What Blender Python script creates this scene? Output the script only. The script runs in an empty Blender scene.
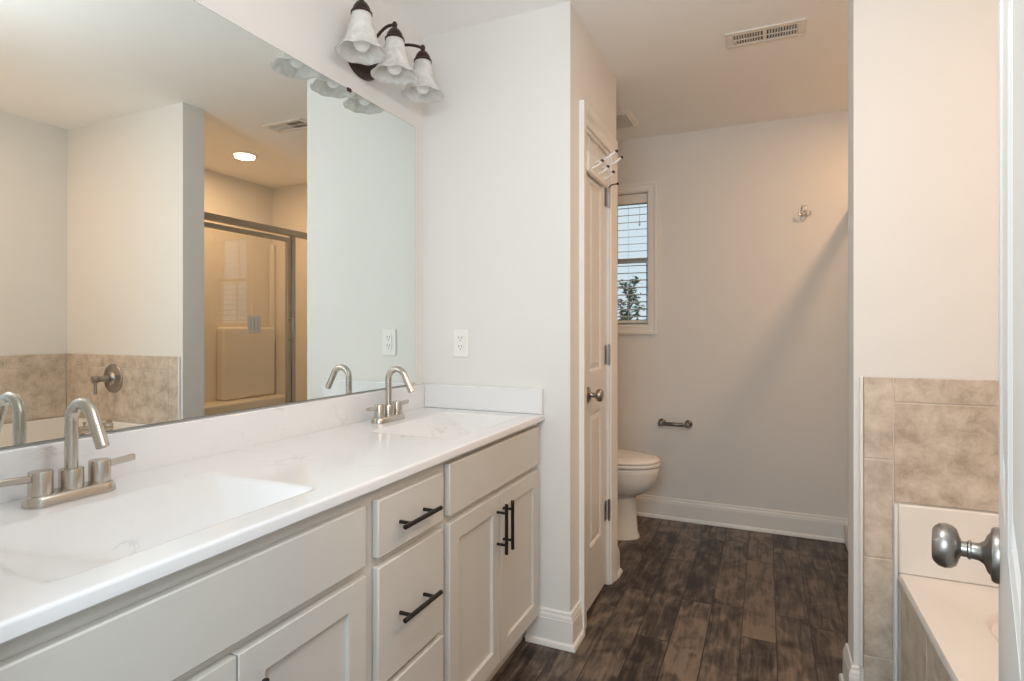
import bpy, bmesh, math, random
from mathutils import Vector, Matrix
random.seed(7)
PI = math.pi
sc = bpy.context.scene
COL = sc.collection

# ------------------------------------------------------------------ camera
cam_d = bpy.data.cameras.new('camera')
cam = bpy.data.objects.new('camera', cam_d); COL.objects.link(cam)
cam_d.sensor_width = 36; cam_d.lens = 570 / 1024 * 36
cam_d.shift_y = -11.5 / 1024
cam_d.clip_start = 0.02
cam.location = (1.34, 0, 1.215)
cam.rotation_euler = (PI / 2, 0, math.radians(24.018))
sc.camera = cam

# ------------------------------------------------------------------ world (overcast daylight)
w = bpy.data.worlds.new('world'); sc.world = w; w.use_nodes = True
bg = w.node_tree.nodes['Background']
bg.inputs[0].default_value = (0.72, 0.86, 0.95, 1); bg.inputs[1].default_value = 0.9

# ------------------------------------------------------------------ lights
def area(name, loc, rot, size, power, col, sy=None, shape=None):
    d = bpy.data.lights.new(name, 'AREA'); d.energy = power; d.color = col
    d.shape = shape or ('RECTANGLE' if sy else 'SQUARE'); d.size = size
    if sy: d.size_y = sy
    o = bpy.data.objects.new(name, d); o.location = loc; o.rotation_euler = rot
    COL.objects.link(o); return o
# daylight of the bedroom behind the doorway the camera stands in
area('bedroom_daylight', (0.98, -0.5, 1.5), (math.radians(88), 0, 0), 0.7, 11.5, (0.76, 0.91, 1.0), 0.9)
# unseen camera flash, added as a point light behind the camera
fd = bpy.data.lights.new('camera_flash', 'POINT'); fd.energy = 8.5; fd.shadow_soft_size = 0.09; fd.color = (0.96, 0.985, 1.0)
fo = bpy.data.objects.new('camera_flash', fd); fo.location = (1.28, -0.35, 1.5); COL.objects.link(fo)
# added fill light without a fixture, brightens ceiling and walls around the vanity
gd = bpy.data.lights.new('vanity_fill_light', 'POINT'); gd.energy = 13.5; gd.shadow_soft_size = 0.10; gd.color = (0.94, 0.965, 1.0)
go = bpy.data.objects.new('vanity_fill_light', gd); go.location = (1.15, 0.68, 1.95); COL.objects.link(go)
# warm ceiling can over the bathtub
area('tub_can_lamp', (2.25, 0.95, 2.42), (0, 0, 0), 0.13, 9.5, (1.0, 0.63, 0.38), None, 'DISK')
# warm recessed can over the shower
area('shower_can_lamp', (2.08, 2.945, 2.44), (0, 0, 0), 0.13, 9.5, (1.0, 0.58, 0.30), None, 'DISK')

sc.view_settings.view_transform = 'Standard'
sc.view_settings.look = 'None'
sc.view_settings.gamma = 1
sc.view_settings.use_curve_mapping = False
sc.view_settings.exposure = 0.18
sc.cycles.max_bounces = 14; sc.cycles.diffuse_bounces = 8; sc.cycles.glossy_bounces = 8
sc.cycles.sample_clamp_indirect = 4
sc.cycles.transparent_max_bounces = 16
sc.cycles.use_denoising = True

# ------------------------------------------------------------------ materials
def new_mat(name):
    m = bpy.data.materials.new(name); m.use_nodes = True
    return m, m.node_tree, m.node_tree.nodes['Principled BSDF']
def pbr(name, col, rough=0.5, metal=0.0, spec=0.5, noise=0.0, nscale=8, bump=0.0, bscale=60, coat=0.0, aniso=None):
    m, t, b = new_mat(name)
    b.inputs['Base Color'].default_value = (*col, 1)
    b.inputs['Roughness'].default_value = rough
    b.inputs['Metallic'].default_value = metal
    b.inputs['Specular IOR Level'].default_value = spec
    b.inputs['Coat Weight'].default_value = coat
    tc = t.nodes.new('ShaderNodeTexCoord')
    nz = t.nodes.new('ShaderNodeTexNoise'); nz.inputs['Scale'].default_value = nscale; nz.inputs['Detail'].default_value = 4
    t.links.new(tc.outputs['Object'], nz.inputs['Vector'])
    cr = t.nodes.new('ShaderNodeValToRGB')
    cr.color_ramp.elements[0].color = (*[c * (1 - noise) for c in col], 1)
    cr.color_ramp.elements[1].color = (*[min(1, c * (1 + noise)) for c in col], 1)
    t.links.new(nz.outputs['Fac'], cr.inputs['Fac']); t.links.new(cr.outputs['Color'], b.inputs['Base Color'])
    if bump:
        n2 = t.nodes.new('ShaderNodeTexNoise'); n2.inputs['Scale'].default_value = bscale; n2.inputs['Detail'].default_value = 3
        t.links.new(tc.outputs['Object'], n2.inputs['Vector'])
        bp = t.nodes.new('ShaderNodeBump'); bp.inputs['Strength'].default_value = bump; bp.inputs['Distance'].default_value = 0.001
        t.links.new(n2.outputs['Fac'], bp.inputs['Height']); t.links.new(bp.outputs['Normal'], b.inputs['Normal'])
    return m
M = {}
M['paint'] = pbr('wall_paint', (0.745, 0.738, 0.715), 0.75, noise=0.01, bump=0.15, bscale=220)
M['ceil'] = pbr('ceiling_paint', (0.92, 0.915, 0.895), 0.85, noise=0.01, bump=0.2, bscale=160)
M['trim'] = pbr('white_trim_paint', (0.80, 0.79, 0.76), 0.32, noise=0.01)
M['doorp'] = pbr('white_door_paint', (0.74, 0.73, 0.71), 0.34, noise=0.01)
M['cab'] = pbr('greige_cabinet_paint', (0.60, 0.58, 0.54), 0.42, noise=0.012)
M['cab_in'] = pbr('cabinet_toe_kick', (0.32, 0.29, 0.25), 0.6, noise=0.03)
M['nickel'] = pbr('brushed_nickel', (0.56, 0.515, 0.455), 0.27, metal=1, noise=0.04, nscale=40)
M['nickel_dark'] = pbr('satin_nickel', (0.36, 0.335, 0.31), 0.34, metal=1, noise=0.04, nscale=40)
M['pewter'] = pbr('dark_pewter', (0.20, 0.185, 0.17), 0.32, metal=1, noise=0.04, nscale=40)
M['frame'] = pbr('shower_frame_metal', (0.50, 0.44, 0.36), 0.38, metal=0.9, noise=0.04, nscale=30)
M['black'] = pbr('black_pull_metal', (0.018, 0.016, 0.015), 0.38, metal=0.5, noise=0.1)
M['bronze'] = pbr('oil_rubbed_bronze', (0.055, 0.032, 0.028), 0.38, metal=0.6, noise=0.2, nscale=30)
M['ceramic'] = pbr('white_ceramic', (0.80, 0.78, 0.74), 0.12, noise=0.005, coat=0.3)
M['acrylic'] = pbr('white_acrylic', (0.80, 0.765, 0.72), 0.2, noise=0.008)
M['surround'] = pbr('fiberglass_surround', (0.80, 0.75, 0.67), 0.3, noise=0.008)
M['plastic'] = pbr('white_plastic', (0.82, 0.81, 0.78), 0.35, noise=0.01)
M['vent'] = pbr('painted_vent_metal', (0.78, 0.75, 0.70), 0.4, noise=0.01)
M['dark'] = pbr('dark_opening', (0.02, 0.02, 0.02), 0.8, noise=0.1)
M['slot'] = pbr('outlet_slot', (0.10, 0.10, 0.10), 0.6, noise=0.1)
M['blind'] = pbr('backlit_blind_slat', (0.42, 0.42, 0.40), 0.5, noise=0.02)  # white slats darkened: their backlit shade is put into the colour
M['leaf'] = pbr('tree_leaves', (0.10, 0.14, 0.07), 0.6, noise=0.4, nscale=20)
M['bark'] = pbr('tree_bark', (0.12, 0.09, 0.06), 0.9, noise=0.3, nscale=20)
M['lawn'] = pbr('lawn', (0.14, 0.18, 0.08), 0.9, noise=0.3, nscale=3)
M['grout'] = pbr('tile_grout', (0.66, 0.61, 0.54), 0.9, noise=0.05, nscale=20)
M['edge'] = pbr('mirror_edge', (0.16, 0.19, 0.18), 0.3, noise=0.05)
M['label_grey'] = pbr('label_grey_print', (0.55, 0.54, 0.52), 0.5, noise=0.02)
# mirror
m, t, b = new_mat('mirror_silver'); M['mirror'] = m
b.inputs['Base Color'].default_value = (0.86, 0.91, 0.895, 1); b.inputs['Metallic'].default_value = 1; b.inputs['Roughness'].default_value = 0.0
# clear thin glass: see-through sheet with a fresnel reflection
def thin_glass(name, tint, ior=1.5):
    m, t, b = new_mat(name); t.nodes.remove(b)
    out = t.nodes['Material Output']
    tr = t.nodes.new('ShaderNodeBsdfTransparent'); tr.inputs[0].default_value = (*tint, 1)
    gl = t.nodes.new('ShaderNodeBsdfGlossy'); gl.inputs['Roughness'].default_value = 0.0; gl.inputs[0].default_value = (1, 1, 1, 1)
    ge = t.nodes.new('ShaderNodeNewGeometry'); dt = t.nodes.new('ShaderNodeVectorMath'); dt.operation = 'DOT_PRODUCT'
    t.links.new(ge.outputs['Normal'], dt.inputs[0]); t.links.new(ge.outputs['Incoming'], dt.inputs[1])
    def mn(op, a, b_):
        n_ = t.nodes.new('ShaderNodeMath'); n_.operation = op
        for i_, v_ in enumerate((a, b_)):
            if v_ is None: continue
            if isinstance(v_, (int, float)): n_.inputs[i_].default_value = v_
            else: t.links.new(v_, n_.inputs[i_])
        return n_.outputs[0]
    c_ = mn('ABSOLUTE', dt.outputs['Value'], None); r0 = ((ior - 1) / (ior + 1)) ** 2
    sch = mn('ADD', mn('MULTIPLY', mn('POWER', mn('SUBTRACT', 1.0, c_), 5.0), 1 - r0), r0)
    mx = t.nodes.new('ShaderNodeMixShader')
    t.links.new(sch, mx.inputs[0]); t.links.new(tr.outputs[0], mx.inputs[1]); t.links.new(gl.outputs[0], mx.inputs[2])
    t.links.new(mx.outputs[0], out.inputs[0]); return m
M['glass'] = thin_glass('clear_shower_glass', (0.94, 0.945, 0.935), 1.75)
M['pane'] = thin_glass('window_pane_glass', (0.96, 0.97, 0.97))
# alabaster shade
m, t, b = new_mat('alabaster_glass'); M['shade'] = m
b.inputs['Base Color'].default_value = (0.86, 0.86, 0.84, 1); b.inputs['Roughness'].default_value = 0.25
tc = t.nodes.new('ShaderNodeTexCoord'); nz = t.nodes.new('ShaderNodeTexNoise'); nz.inputs['Scale'].default_value = 14; nz.inputs['Distortion'].default_value = 2.5
cr = t.nodes.new('ShaderNodeValToRGB'); cr.color_ramp.elements[0].position = 0.35; cr.color_ramp.elements[1].position = 0.65
cr.color_ramp.elements[0].color = (0.74, 0.735, 0.71, 1); cr.color_ramp.elements[1].color = (0.90, 0.90, 0.89, 1)
t.links.new(tc.outputs['Object'], nz.inputs['Vector']); t.links.new(nz.outputs['Fac'], cr.inputs['Fac']); t.links.new(cr.outputs['Color'], b.inputs['Base Color'])
tl = t.nodes.new('ShaderNodeBsdfTranslucent'); t.links.new(cr.outputs['Color'], tl.inputs[0])
mx = t.nodes.new('ShaderNodeMixShader'); mx.inputs[0].default_value = 0.35
t.links.new(b.outputs[0], mx.inputs[1]); t.links.new(tl.outputs[0], mx.inputs[2]); t.links.new(mx.outputs[0], t.nodes['Material Output'].inputs[0])
M['bulb'] = pbr('frosted_bulb', (0.90, 0.90, 0.89), 0.2, noise=0.005)
# lamp lens
m, t, b = new_mat('lit_can_lens'); M['lens'] = m
b.inputs['Emission Color'].default_value = (1.0, 0.88, 0.68, 1); b.inputs['Emission Strength'].default_value = 5.0
b.inputs['Base Color'].default_value = (0.9, 0.9, 0.85, 1)
# marble top
m, t, b = new_mat('cultured_marble'); M['marble'] = m
tc = t.nodes.new('ShaderNodeTexCoord')
mp = t.nodes.new('ShaderNodeMapping'); mp.inputs['Rotation'].default_value = (0.3, 0.5, 0.6); mp.inputs['Scale'].default_value = (1.0, 1.0, 1.0)
t.links.new(tc.outputs['Object'], mp.inputs[0])
n1 = t.nodes.new('ShaderNodeTexNoise'); n1.inputs['Scale'].default_value = 3.2; n1.inputs['Detail'].default_value = 8; n1.inputs['Roughness'].default_value = 0.6; n1.inputs['Distortion'].default_value = 1.4
t.links.new(mp.outputs[0], n1.inputs['Vector'])
c1 = t.nodes.new('ShaderNodeValToRGB'); e = c1.color_ramp.elements
W1 = (0.76, 0.765, 0.775, 1)
e[0].position = 0.485; e[0].color = W1; e[1].position = 0.515; e[1].color = W1
k = c1.color_ramp.elements.new(0.50); k.color = (0.58, 0.575, 0.58, 1)
t.links.new(n1.outputs['Fac'], c1.inputs['Fac'])
n2 = t.nodes.new('ShaderNodeTexNoise'); n2.inputs['Scale'].default_value = 5; n2.inputs['Detail'].default_value = 3
t.links.new(mp.outputs[0], n2.inputs['Vector'])
c2 = t.nodes.new('ShaderNodeValToRGB'); c2.color_ramp.elements[0].position = 0.50; c2.color_ramp.elements[0].color = (0, 0, 0, 1)
c2.color_ramp.elements[1].position = 0.66; c2.color_ramp.elements[1].color = (0.9, 0.9, 0.9, 1)
t.links.new(n2.outputs['Fac'], c2.inputs['Fac'])
mixc = t.nodes.new('ShaderNodeMix'); mixc.data_type = 'RGBA'
mixc.inputs['A'].default_value = W1
t.links.new(c2.outputs['Color'], mixc.inputs['Factor']); t.links.new(c1.outputs['Color'], mixc.inputs['B'])
t.links.new(mixc.outputs['Result'], b.inputs['Base Color'])
b.inputs['Roughness'].default_value = 0.13
# stone tile
m, t, b = new_mat('travertine_tile'); M['tile'] = m
tc = t.nodes.new('ShaderNodeTexCoord')
n1 = t.nodes.new('ShaderNodeTexNoise'); n1.inputs['Scale'].default_value = 15; n1.inputs['Detail'].default_value = 10; n1.inputs['Roughness'].default_value = 0.72; n1.inputs['Distortion'].default_value = 0.15
t.links.new(tc.outputs['Object'], n1.inputs['Vector'])
c1 = t.nodes.new('ShaderNodeValToRGB'); e = c1.color_ramp.elements
e[0].position = 0.34; e[0].color = (0.40, 0.33, 0.26, 1); e[1].position = 0.64; e[1].color = (0.67, 0.59, 0.50, 1)
k = e.new(0.5); k.color = (0.56, 0.485, 0.40, 1)
t.links.new(n1.outputs['Fac'], c1.inputs['Fac']); t.links.new(c1.outputs['Color'], b.inputs['Base Color'])
b.inputs['Roughness'].default_value = 0.42
bp = t.nodes.new('ShaderNodeBump'); bp.inputs['Strength'].default_value = 0.25; bp.inputs['Distance'].default_value = 0.002
t.links.new(n1.outputs['Fac'], bp.inputs['Height']); t.links.new(bp.outputs['Normal'], b.inputs['Normal'])
# floor planks along Y
m, t, b = new_mat('dark_wood_planks'); M['floor'] = m
N = t.nodes.new; L = t.links.new
def math_n(op, a, bb=None, c=None):
    n = N('ShaderNodeMath'); n.operation = op
    for i, v in enumerate((a, bb, c)):
        if v is None: continue
        if isinstance(v, (int, float)): n.inputs[i].default_value = v
        else: L(v, n.inputs[i])
    return n.outputs[0]
tc = N('ShaderNodeTexCoord'); sp = N('ShaderNodeSeparateXYZ'); L(tc.outputs['Object'], sp.inputs[0])
PW, PL = 0.127, 0.82
xs = math_n('DIVIDE', math_n('ADD', sp.outputs['X'], 0.02), PW); xi = math_n('FLOOR', xs); xf = math_n('FRACT', xs)
wn = N('ShaderNodeTexWhiteNoise'); wn.noise_dimensions = '1D'; L(xi, wn.inputs['W'])
ys = math_n('ADD', math_n('DIVIDE', sp.outputs['Y'], PL), math_n('MULTIPLY', wn.outputs['Value'], 7.3)); yi = math_n('FLOOR', ys); yf = math_n('FRACT', ys)
cid = N('ShaderNodeCombineXYZ'); L(xi, cid.inputs[0]); L(yi, cid.inputs[1])
wn2 = N('ShaderNodeTexWhiteNoise'); wn2.noise_dimensions = '3D'; L(cid.outputs[0], wn2.inputs['Vector'])
# grain coordinates: stretched along the plank, offset per plank
off = N('ShaderNodeVectorMath'); off.operation = 'SCALE'; L(wn2.outputs['Color'], off.inputs[0]); off.inputs['Scale'].default_value = 20
add = N('ShaderNodeVectorMath'); add.operation = 'ADD'; L(tc.outputs['Object'], add.inputs[0]); L(off.outputs[0], add.inputs[1])
mpg = N('ShaderNodeMapping'); mpg.inputs['Scale'].default_value = (60, 5, 1); L(add.outputs[0], mpg.inputs[0])
g1 = N('ShaderNodeTexNoise'); g1.inputs['Scale'].default_value = 1; g1.inputs['Detail'].default_value = 7; g1.inputs['Roughness'].default_value = 0.65; g1.inputs['Distortion'].default_value = 0.6
L(mpg.outputs[0], g1.inputs['Vector'])
mpb = N('ShaderNodeMapping'); mpb.inputs['Scale'].default_value = (13, 8, 1); L(add.outputs[0], mpb.inputs[0])
g2 = N('ShaderNodeTexNoise'); g2.inputs['Scale'].default_value = 1; g2.inputs['Detail'].default_value = 5; g2.inputs['Distortion'].default_value = 0.8
L(mpb.outputs[0], g2.inputs['Vector'])
f = math_n('ADD', math_n('MULTIPLY', g1.outputs['Fac'], 0.50), math_n('MULTIPLY', g2.outputs['Fac'], 0.53))
f = math_n('ADD', f, math_n('MULTIPLY', math_n('SUBTRACT', wn2.outputs['Value'], 0.5), 0.15))
cr = N('ShaderNodeValToRGB'); e = cr.color_ramp.elements
e[0].position = 0.40; e[0].color = (0.020, 0.012, 0.009, 1); e[1].position = 0.63; e[1].color = (0.205, 0.155, 0.115, 1)
k = e.new(0.5); k.color = (0.080, 0.059, 0.045, 1)
L(f, cr.inputs['Fac'])
ex = math_n('LESS_THAN', math_n('MINIMUM', xf, math_n('SUBTRACT', 1, xf)), 0.016)
ey = math_n('LESS_THAN', math_n('MINIMUM', yf, math_n('SUBTRACT', 1, yf)), 0.003)
seam = math_n('MAXIMUM', ex, ey)
mxs = N('ShaderNodeMix'); mxs.data_type = 'RGBA'; L(math_n('MULTIPLY', seam, 0.9), mxs.inputs['Factor']); L(cr.outputs['Color'], mxs.inputs['A']); mxs.inputs['B'].default_value = (0.015, 0.010, 0.008, 1)
L(mxs.outputs['Result'], b.inputs['Base Color']); b.inputs['Roughness'].default_value = 0.42
bp = N('ShaderNodeBump'); bp.inputs['Strength'].default_value = 0.5; bp.inputs['Distance'].default_value = 0.0015
L(math_n('SUBTRACT', g1.outputs['Fac'], seam), bp.inputs['Height']); L(bp.outputs['Normal'], b.inputs['Normal'])

# ------------------------------------------------------------------ mesh helpers
def BM(): return bmesh.new()
def obj(name, bm, mat, parent=None, smooth=False, bevel=0.0, segs=2, auto=None):
    bmesh.ops.recalc_face_normals(bm, faces=bm.faces)
    me = bpy.data.meshes.new(name); bm.to_mesh(me); bm.free()
    o = bpy.data.objects.new(name, me); COL.objects.link(o)
    me.materials.append(M[mat] if isinstance(mat, str) else mat)
    if parent: o.parent = parent
    if bevel:
        md = o.modifiers.new('bevel', 'BEVEL'); md.width = bevel; md.segments = segs; md.limit_method = 'ANGLE'; md.angle_limit = math.radians(40)
        smooth = True
    if smooth:
        for p in me.polygons: p.use_smooth = True
        if hasattr(me, 'set_sharp_from_angle'): me.set_sharp_from_angle(angle=math.radians(auto or 42))
    return o
def thing(name, label, cat, loc=(0, 0, 0), rz=0, group=None):
    o = bpy.data.objects.new(name, None); COL.objects.link(o); o.empty_display_size = 0.05
    o.location = loc; o.rotation_euler = (0, 0, rz)
    o['label'] = label; o['category'] = cat
    if group: o['group'] = group
    return o
def struct(o, label=None):
    o['kind'] = 'structure'
    if label: o['label'] = label
    return o
def box(bm, x0, x1, y0, y1, z0, z1):
    vs = [bm.verts.new(p) for p in ((x0, y0, z0), (x1, y0, z0), (x1, y1, z0), (x0, y1, z0), (x0, y0, z1), (x1, y0, z1), (x1, y1, z1), (x0, y1, z1))]
    for f in ((0, 3, 2, 1), (4, 5, 6, 7), (0, 1, 5, 4), (1, 2, 6, 5), (2, 3, 7, 6), (3, 0, 4, 7)): bm.faces.new([vs[i] for i in f])
    return vs
def tube(bm, pts, r, n=16, cap=True):
    pts = [Vector(p) for p in pts]; rs = r if isinstance(r, (list, tuple)) else [r] * len(pts)
    rings = []; up = None
    for i, p in enumerate(pts):
        d = (pts[min(i + 1, len(pts) - 1)] - pts[max(i - 1, 0)]).normalized()
        if up is None:
            up = Vector((0, 0, 1)) if abs(d.z) < 0.9 else Vector((1, 0, 0))
        a = d.cross(up).normalized(); up = a.cross(d).normalized(); bb = up
        rings.append([bm.verts.new(p + (a * math.cos(2 * PI * k / n) + bb * math.sin(2 * PI * k / n)) * rs[i]) for k in range(n)])
    for i in range(len(rings) - 1):
        for k in range(n): bm.faces.new((rings[i][k], rings[i][(k + 1) % n], rings[i + 1][(k + 1) % n], rings[i + 1][k]))
    if cap: bm.faces.new(rings[0][::-1]); bm.faces.new(rings[-1])
def lathe(bm, prof, mat=None, n=32, cap=True):
    """prof: (radius, height) along local Z, mat: Matrix"""
    mat = mat or Matrix()
    rings = [[bm.verts.new(mat @ Vector((r * math.cos(2 * PI * k / n), r * math.sin(2 * PI * k / n), z))) for k in range(n)] for r, z in prof]
    for i in range(len(rings) - 1):
        for k in range(n): bm.faces.new((rings[i][k], rings[i][(k + 1) % n], rings[i + 1][(k + 1) % n], rings[i + 1][k]))
    if cap:
        if prof[0][0] > 1e-5: bm.faces.new(rings[0][::-1])
        if prof[-1][0] > 1e-5: bm.faces.new(rings[-1])
    bmesh.ops.remove_doubles(bm, verts=bm.verts, dist=1e-6)
def loft(bm, sections, cap=True):
    rings = [[bm.verts.new(p) for p in s] for s in sections]; n = len(rings[0])
    for i in range(len(rings) - 1):
        for k in range(n): bm.faces.new((rings[i][k], rings[i][(k + 1) % n], rings[i + 1][(k + 1) % n], rings[i + 1][k]))
    if cap: bm.faces.new(rings[0][::-1]); bm.faces.new(rings[-1])
def sweep(bm, prof, path, side=1):
    """prof: (outward, z); path: xy polyline, outward is to the right of travel when side = 1; mitred"""
    P = [Vector(p) for p in path]; cols = []
    for i, p in enumerate(P):
        ns = []
        if i > 0: d = (P[i] - P[i - 1]).normalized(); ns.append(Vector((d.y, -d.x)) * side)
        if i < len(P) - 1: d = (P[i + 1] - P[i]).normalized(); ns.append(Vector((d.y, -d.x)) * side)
        if len(ns) == 2:
            m_ = (ns[0] + ns[1]); m_ = m_ / (1 + ns[0].dot(ns[1]))
        else: m_ = ns[0]
        cols.append([bm.verts.new((p.x + m_.x * o, p.y + m_.y * o, z)) for o, z in prof])
    n = len(prof)
    for i in range(len(cols) - 1):
        for k in range(n): bm.faces.new((cols[i][k], cols[i][(k + 1) % n], cols[i + 1][(k + 1) % n], cols[i + 1][k]))
    bm.faces.new(cols[0][::-1]); bm.faces.new(cols[-1])
def rot_to(axis):
    return {'x': Matrix.Rotation(PI / 2, 4, 'Y'), '-x': Matrix.Rotation(-PI / 2, 4, 'Y'), 'y': Matrix.Rotation(-PI / 2, 4, 'X'), '-y': Matrix.Rotation(PI / 2, 4, 'X'), 'z': Matrix(), '-z': Matrix.Rotation(PI, 4, 'X')}[axis]
def copy_tree(o, parent=None):
    c = o.copy(); COL.objects.link(c); c.parent = parent
    for ch in [x for x in bpy.data.objects if x.parent == o]: copy_tree(ch, c)
    return c
TR = Matrix.Translation

H = 2.46          # ceiling height
YW, YB = 2.07, 3.74  # vanity end wall, back wall
XC = 0.66         # closet side wall
XP = 1.597         # partition end
YP0, YP1 = 2.12, 2.25
XR = 2.66
HT = 0.885        # worktop

# ------------------------------------------------------------------ room shell
def wall(name, *boxes, mat='paint', label=None):
    bm = BM()
    for bx in boxes: box(bm, *bx)
    return struct(obj(name, bm, mat), label)
wall('floor', (-0.12, XR + 0.12, -2.2, YB + 0.14, -0.06, 0), mat='floor', label='dark brown wood plank floor')
wall('ceiling', (-0.12, XR + 0.12, -2.2, YB + 0.14, H, H + 0.1), mat='ceil', label='white painted ceiling')
wall('wall_left', (-0.12, 0, 0.16, YB, 0, H), label='light wall behind the mirror and vanity')
wall('wall_near', (0, 0.60, 0.16, 0.285, 0, H), (1.47, XR, 0.16, 0.285, 0, H), (0.60, 1.47, 0.16, 0.285, 2.08, H), label='wall around the near doorway')
# closet block with the door opening on its right side
DY0, DY1, DZ = 2.257, 2.662, 2.05
wall('wall_closet', (0, XC, YW, YW + 0.11, 0, H), (XC - 0.11, XC, YW + 0.11, DY0, 0, H), (XC - 0.11, XC, DY1, 2.80, 0, H), (XC - 0.11, XC, DY0, DY1, DZ, H), (0, XC - 0.11, 2.69, 2.80, 0, H), label='closet wall beside the vanity')
WX0, WX1, WZ0, WZ1 = 0.170, 0.648, 1.235, 2.115
wall('wall_back', (-0.12, WX0, YB, YB + 0.14, 0, H), (WX1, XR + 0.12, YB, YB + 0.14, 0, H), (WX0, WX1, YB, YB + 0.14, 0, WZ0), (WX0, WX1, YB, YB + 0.14, WZ1, H), label='back wall of the toilet area')
wall('wall_right', (XR, XR + 0.12, 0.16, YB, 0, H), label='wall behind the bathtub and shower')
wall('wall_partition', (XP, XR, YP0, YP1, 0, H), label='partition wall between bathtub and shower')
wall('wall_alcove', (1.72, XR, 0.48, 0.60, 0, H), label='near end wall of the bathtub alcove')

# baseboards
bprof = [(0, 0.002), (0.026, 0.002), (0.026, 0.010), (0.022, 0.019), (0.015, 0.024), (0.014, 0.104), (0.0125, 0.106), (0.0125, 0.112), (0.010, 0.121), (0.0085, 0.123), (0.0075, 0.133), (0.004, 0.137), (0, 0.137)]
def baseboard(name, path, side=1, label=None):
    bm = BM(); sweep(bm, bprof, path, side); return struct(obj(name, bm, 'trim', smooth=True, auto=25), label)
baseboard('baseboard_back', [(0.001, YB - .0005), (1.80, YB - .0005)], 1)
baseboard('baseboard_closet', [(0.485, YW - .0005), (XC + .0005, YW - .0005), (XC + .0005, 2.1805)], 1)
baseboard('baseboard_closet_corner', [(XC + .0005, 2.737), (XC + .0005, 2.8005), (0.02, 2.8005)], 1)
baseboard('baseboard_left', [(0.0005, 2.83), (0.0005, YB - 0.03)], 1)
baseboard('baseboard_partition', [(1.80, YP1 + .0005), (XP - .0005, YP1 + .0005), (XP - .0005, YP0 - .0005), (1.612, YP0 - .0005)], 1)

# door casing (closet) : profile swept round the opening
def casing_bar(bm, a0, a1, thick=0.012, w_in=None):
    pass
def casing(name, plane, y0, y1, ztop, width=0.07, proud=0.017):
    """three-sided casing on the plane x = plane facing +x, round y0..y1, 0..ztop"""
    prof = [(0, 0), (0, 0.009), (0.008, 0.012), (0.03, 0.0125), (0.05, proud), (width, proud), (width, 0)]   # (away from opening, out of wall)
    bm = BM(); cols = []
    path = [((y0, 0.002), (-1, 0)), ((y0, ztop), (-1, 1)), ((y1, ztop), (1, 1)), ((y1, 0.002), (1, 0))]
    for (y, z), (dy, dz) in path:
        cols.append([bm.verts.new((plane + h, y + dy * a, z + dz * a)) for a, h in prof])
    n = len(prof)
    for i in range(3):
        for k in range(n): bm.faces.new((cols[i][k], cols[i][(k + 1) % n], cols[i + 1][(k + 1) % n], cols[i + 1][k]))
    bm.faces.new(cols[0]); bm.faces.new(cols[-1])
    return bm
struct(obj('trim_1', casing('c', XC + .0005, 2.254, 2.664, 2.052, 0.073, 0.021), 'trim', smooth=True, auto=25), 'white casing round the closet door')
bm = BM(); box(bm, XC - 0.11, XC + .0005, DY0 + .0005, DY0 + 0.029, 0.002, DZ - .0005); box(bm, XC - 0.11, XC + .0005, DY1 - 0.008, DY1 - .0005, 0.002, DZ - .0005); box(bm, XC - 0.11, XC + .0005, DY0 + 0.029, DY1 - 0.008, DZ - 0.012, DZ - .0005)
struct(obj('trim_2', bm, 'trim'), 'white jamb of the closet door')

def panel_door_bm(wd, ht, th, panels):
    """local: x 0..wd, y -th..0 , z 0..ht"""
    bm = BM(); rec = 0.009
    xs_ = sorted({0, wd} | {p[0] for p in panels} | {p[1] for p in panels})
    box(bm, 0.001, wd - 0.001, -th + rec, -rec, 0.001, ht - 0.001)
    # stiles and rails: everything that is not a panel opening
    zs_ = sorted({0, ht} | {p[2] for p in panels} | {p[3] for p in panels})
    for i in range(len(xs_) - 1):
        for j in range(len(zs_) - 1):
            cx, cz = (xs_[i] + xs_[i + 1]) / 2, (zs_[j] + zs_[j + 1]) / 2
            if any(p[0] < cx < p[1] and p[2] < cz < p[3] for p in panels): continue
            for ya, yb in ((-th, -th + rec), (-rec, 0)):
                box(bm, xs_[i], xs_[i + 1], ya, yb, zs_[j], zs_[j + 1])
    for x0, x1, z0, z1 in panels:
        for s, yb in ((1, -rec), (-1, -th + rec)):
            # sloped moulding round the opening and the raised field
            def ring(ins, h): return [(x0 + ins, yb + s * h, z0 + ins), (x1 - ins, yb + s * h, z0 + ins), (x1 - ins, yb + s * h, z1 - ins), (x0 + ins, yb + s * h, z1 - ins)]
            rs = [ring(0, rec - .0002), ring(0.006, rec * 0.75), ring(0.012, 0.001), ring(0.020, 0.001), ring(0.036, rec * 0.8), ring(0.038, rec * 0.8)]
            vr = [[bm.verts.new(p) for p in r] for r in rs]
            for a in range(len(vr) - 1):
                for k in range(4): bm.faces.new((vr[a][k], vr[a][(k + 1) % 4], vr[a + 1][(k + 1) % 4], vr[a + 1][k]))
            bm.faces.new(vr[-1])
    return bm
def knob_bm(mat, R=0.027):
    bm = BM()
    lathe(bm, [(0.0, 0.0), (0.033, 0.0), (0.033, 0.004), (0.031, 0.007), (0.0245, 0.0085), (0.022, 0.011), (0.014, 0.014), (0.0105, 0.019), (0.0100, 0.026), (0.0115, 0.027), (0.0115, 0.029), (0.0095, 0.0305),
               (0.0095, 0.036), (0.014, 0.038), (0.022, 0.0405), (0.0262, 0.0455), (0.0275, 0.052), (0.0262, 0.0585), (0.022, 0.0635), (0.0185, 0.0652), (0.0178, 0.0648), (0.0, 0.0662)], mat, 40)
    return bm
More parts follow.
